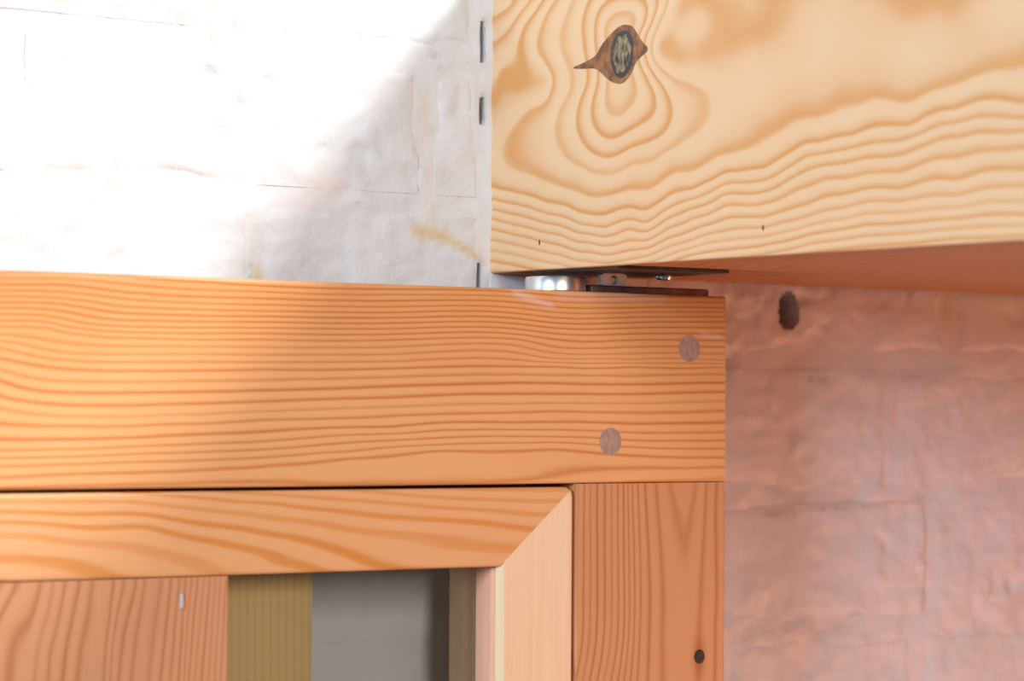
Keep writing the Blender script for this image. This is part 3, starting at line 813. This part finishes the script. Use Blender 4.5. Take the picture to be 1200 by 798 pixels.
def case_side(x0, x1, sgn):
    r = 0.0016
    ch = 0.0030
    inner0 = sgn > 0
    cs = [(x0, YD, ch if inner0 else r, 1 if inner0 else 3), (x1, YD, r if inner0 else ch, 3 if inner0 else 1), (x1, YBK, r, 2), (x0, YBK, r, 2)]
    prof = densify(poly_round(cs), lambda c, d: 0.0014 if c[1] < YD+0.0004 else 0.004)
    st = steps((0, 0.92, 0.1), (0.92, 1, 0.0012))

    def mp(p, q, t):
        k = (x1-p)/WS if sgn > 0 else (p-x0)/WS
        zt = cz1-HT*k
        zb = cz0+HT*k
        V = np.stack([p, q, zb+(zt-zb)*t], 1)
        return round_corner(V) if sgn > 0 else V
    return prism('side_moulding', prof, st, mp, M['side'], case, lambda x, y, z: (x*1000)/2.7+0.7*np.sin(x*410)+0.35*np.sin(x*1130+1)+0.2*np.sin(z*30)+(y-YD)*330)


case_top()
case_side(cx1-WS, cx1, 1)
case_side(cx0, cx0+WS, -1)


def case_bottom():
    prof = densify(poly_round([(YD, cz0, .0016, 2), (YBK, cz0, .0016, 2), (YBK, cz0+HT, .0016, 2), (YD, cz0+HT, .0016, 2)]), lambda c, d: 0.004)

    def mp(p, q, t):
        k = (q-cz0)/HT
        return np.stack([cx0+WS*k+(cx1-cx0-2*WS*k)*t, p, q], 1)
    return prism('bottom_moulding', prof, steps((0, 1, 0.05)), mp, M['top'], case, lambda x, y, z: z*1000/7+np.sin(x*8))


case_bottom()
bx0, bx1 = -0.345, -0.1916
bd = vmember('upright_board', bx0, bx1, cz0+HT+0.0003, cz1-HT-0.0002, M['board'], case,
             lambda x, y, z: g_board(x*1000, (z-1.9)*1000)+(y-YD)*150, y0=YD+0.0006, y1=-0.0525, r=0.0008)
box('staple', -0.2165, -0.2147, YD-0.0004, YD+0.004, 1.8125, 1.8195, M['zinc'], bd, r=0.0004)
ring_v = lambda x, y, z: x*1000/4.2+0.2*np.sin(z*25)+y*200
box('glass_pane', bx1-0.02, cx1-WS+0.004, -0.0520, -0.0480, cz0+HT+0.0004, cz1-HT-0.0004, M['glass'], case, r=0.0003)
box('glass_pane', cx0+WS+0.0002, bx0+0.02, -0.0520, -0.0480, cz0+HT+0.0004, cz1-HT-0.0004, M['glass'], case, r=0.0003)
box('back_batten', bx0-0.05, -0.1294, -0.0400, -0.0300, cz0+HT+0.0004, cz1-HT-0.0004, M['batten'], case, ringf=ring_v, step=0.02)

M['bead'] = wood('pink_pine_bead', (0.88, 0.46, 0.32), (0.78, 0.36, 0.23), LINE, fibre=(900, 900, 25), strength=0.5, fib=0.06)
box('glazing_bead', cx1-WS-0.0012, cx1-WS+0.0010, -0.0650, -0.0522, cz0+HT+0.0004, cz1-HT-0.0004, M['bead'], case, r=0.0003, ringf=ring_v, step=0.02)

# ------------------------------------------------------------------ pivot hinge between rail and beam
ZR = 1.9590
hinge = empty('pivot_hinge', (0.04, -0.050, ZR))
tag(hinge, 'steel pivot hinge with bright round knuckle between door top and beam', 'hinge')
lathe('knuckle', 0.0030, -0.0500, [(0.0138, ZR), (0.0150, ZR+0.0006), (0.0150, ZR+0.0066), (0.0144, ZR+0.0074), (0.010, ZR+0.0076)], M['chrome'], hinge, n=64)
box('strap', 0.0170, 0.0915, -0.0610, -0.0390, ZR, ZR+0.0038, M['steel'], hinge, r=0.0006)


def bracket():
    # upright lug with a round eye
    w, h, hr = 0.0080, 0.0060, 0.0023
    cx, z0 = 0.0315, ZR+0.0038
    n = 32
    V, F = [], []
    hz = z0+0.0028
    ring_o, ring_i = [], []
    for i in range(n):
        a = 2*math.pi*(i+0.5)/n
        c, s = math.cos(a), math.sin(a)
        k = min(w/abs(c) if abs(c) > 1e-6 else 9, ((z0+h-hz) if s > 0 else (hz-z0))/abs(s) if abs(s) > 1e-6 else 9)
        ring_o.append((cx+c*k, hz+s*k))
        ring_i.append((cx+c*hr, hz+s*hr))
    for y in (-0.0600, -0.0575):
        for x, z in ring_o+ring_i:
            V.append((x, y, z))
    for i in range(n):
        j = (i+1) % n
        F.append((i, j, n+j, n+i))
        F.append((2*n+i, 3*n+i, 3*n+j, 2*n+j))
        F.append((i, 2*n+i, 2*n+j, j))
        F.append((n+i, n+j, 3*n+j, 3*n+i))
    return mesh_obj('lug', V, F, M['zinc'], hinge)


bracket()
box('pocket_shade_plate', 0.003, 0.072, -0.100, -0.030, ZB-0.0012, ZB+0.0030, M['pocket_shade'], hinge, r=0.0004)  # dark sheet added to paint the shade in the hinge pocket
lathe('screw', 0.066, -0.056, [(0.0012, ZB-0.0034), (0.0040, ZB-0.0030), (0.0044, ZB-0.0020), (0.0044, ZB-0.0012)], M['chrome'], hinge, n=24)
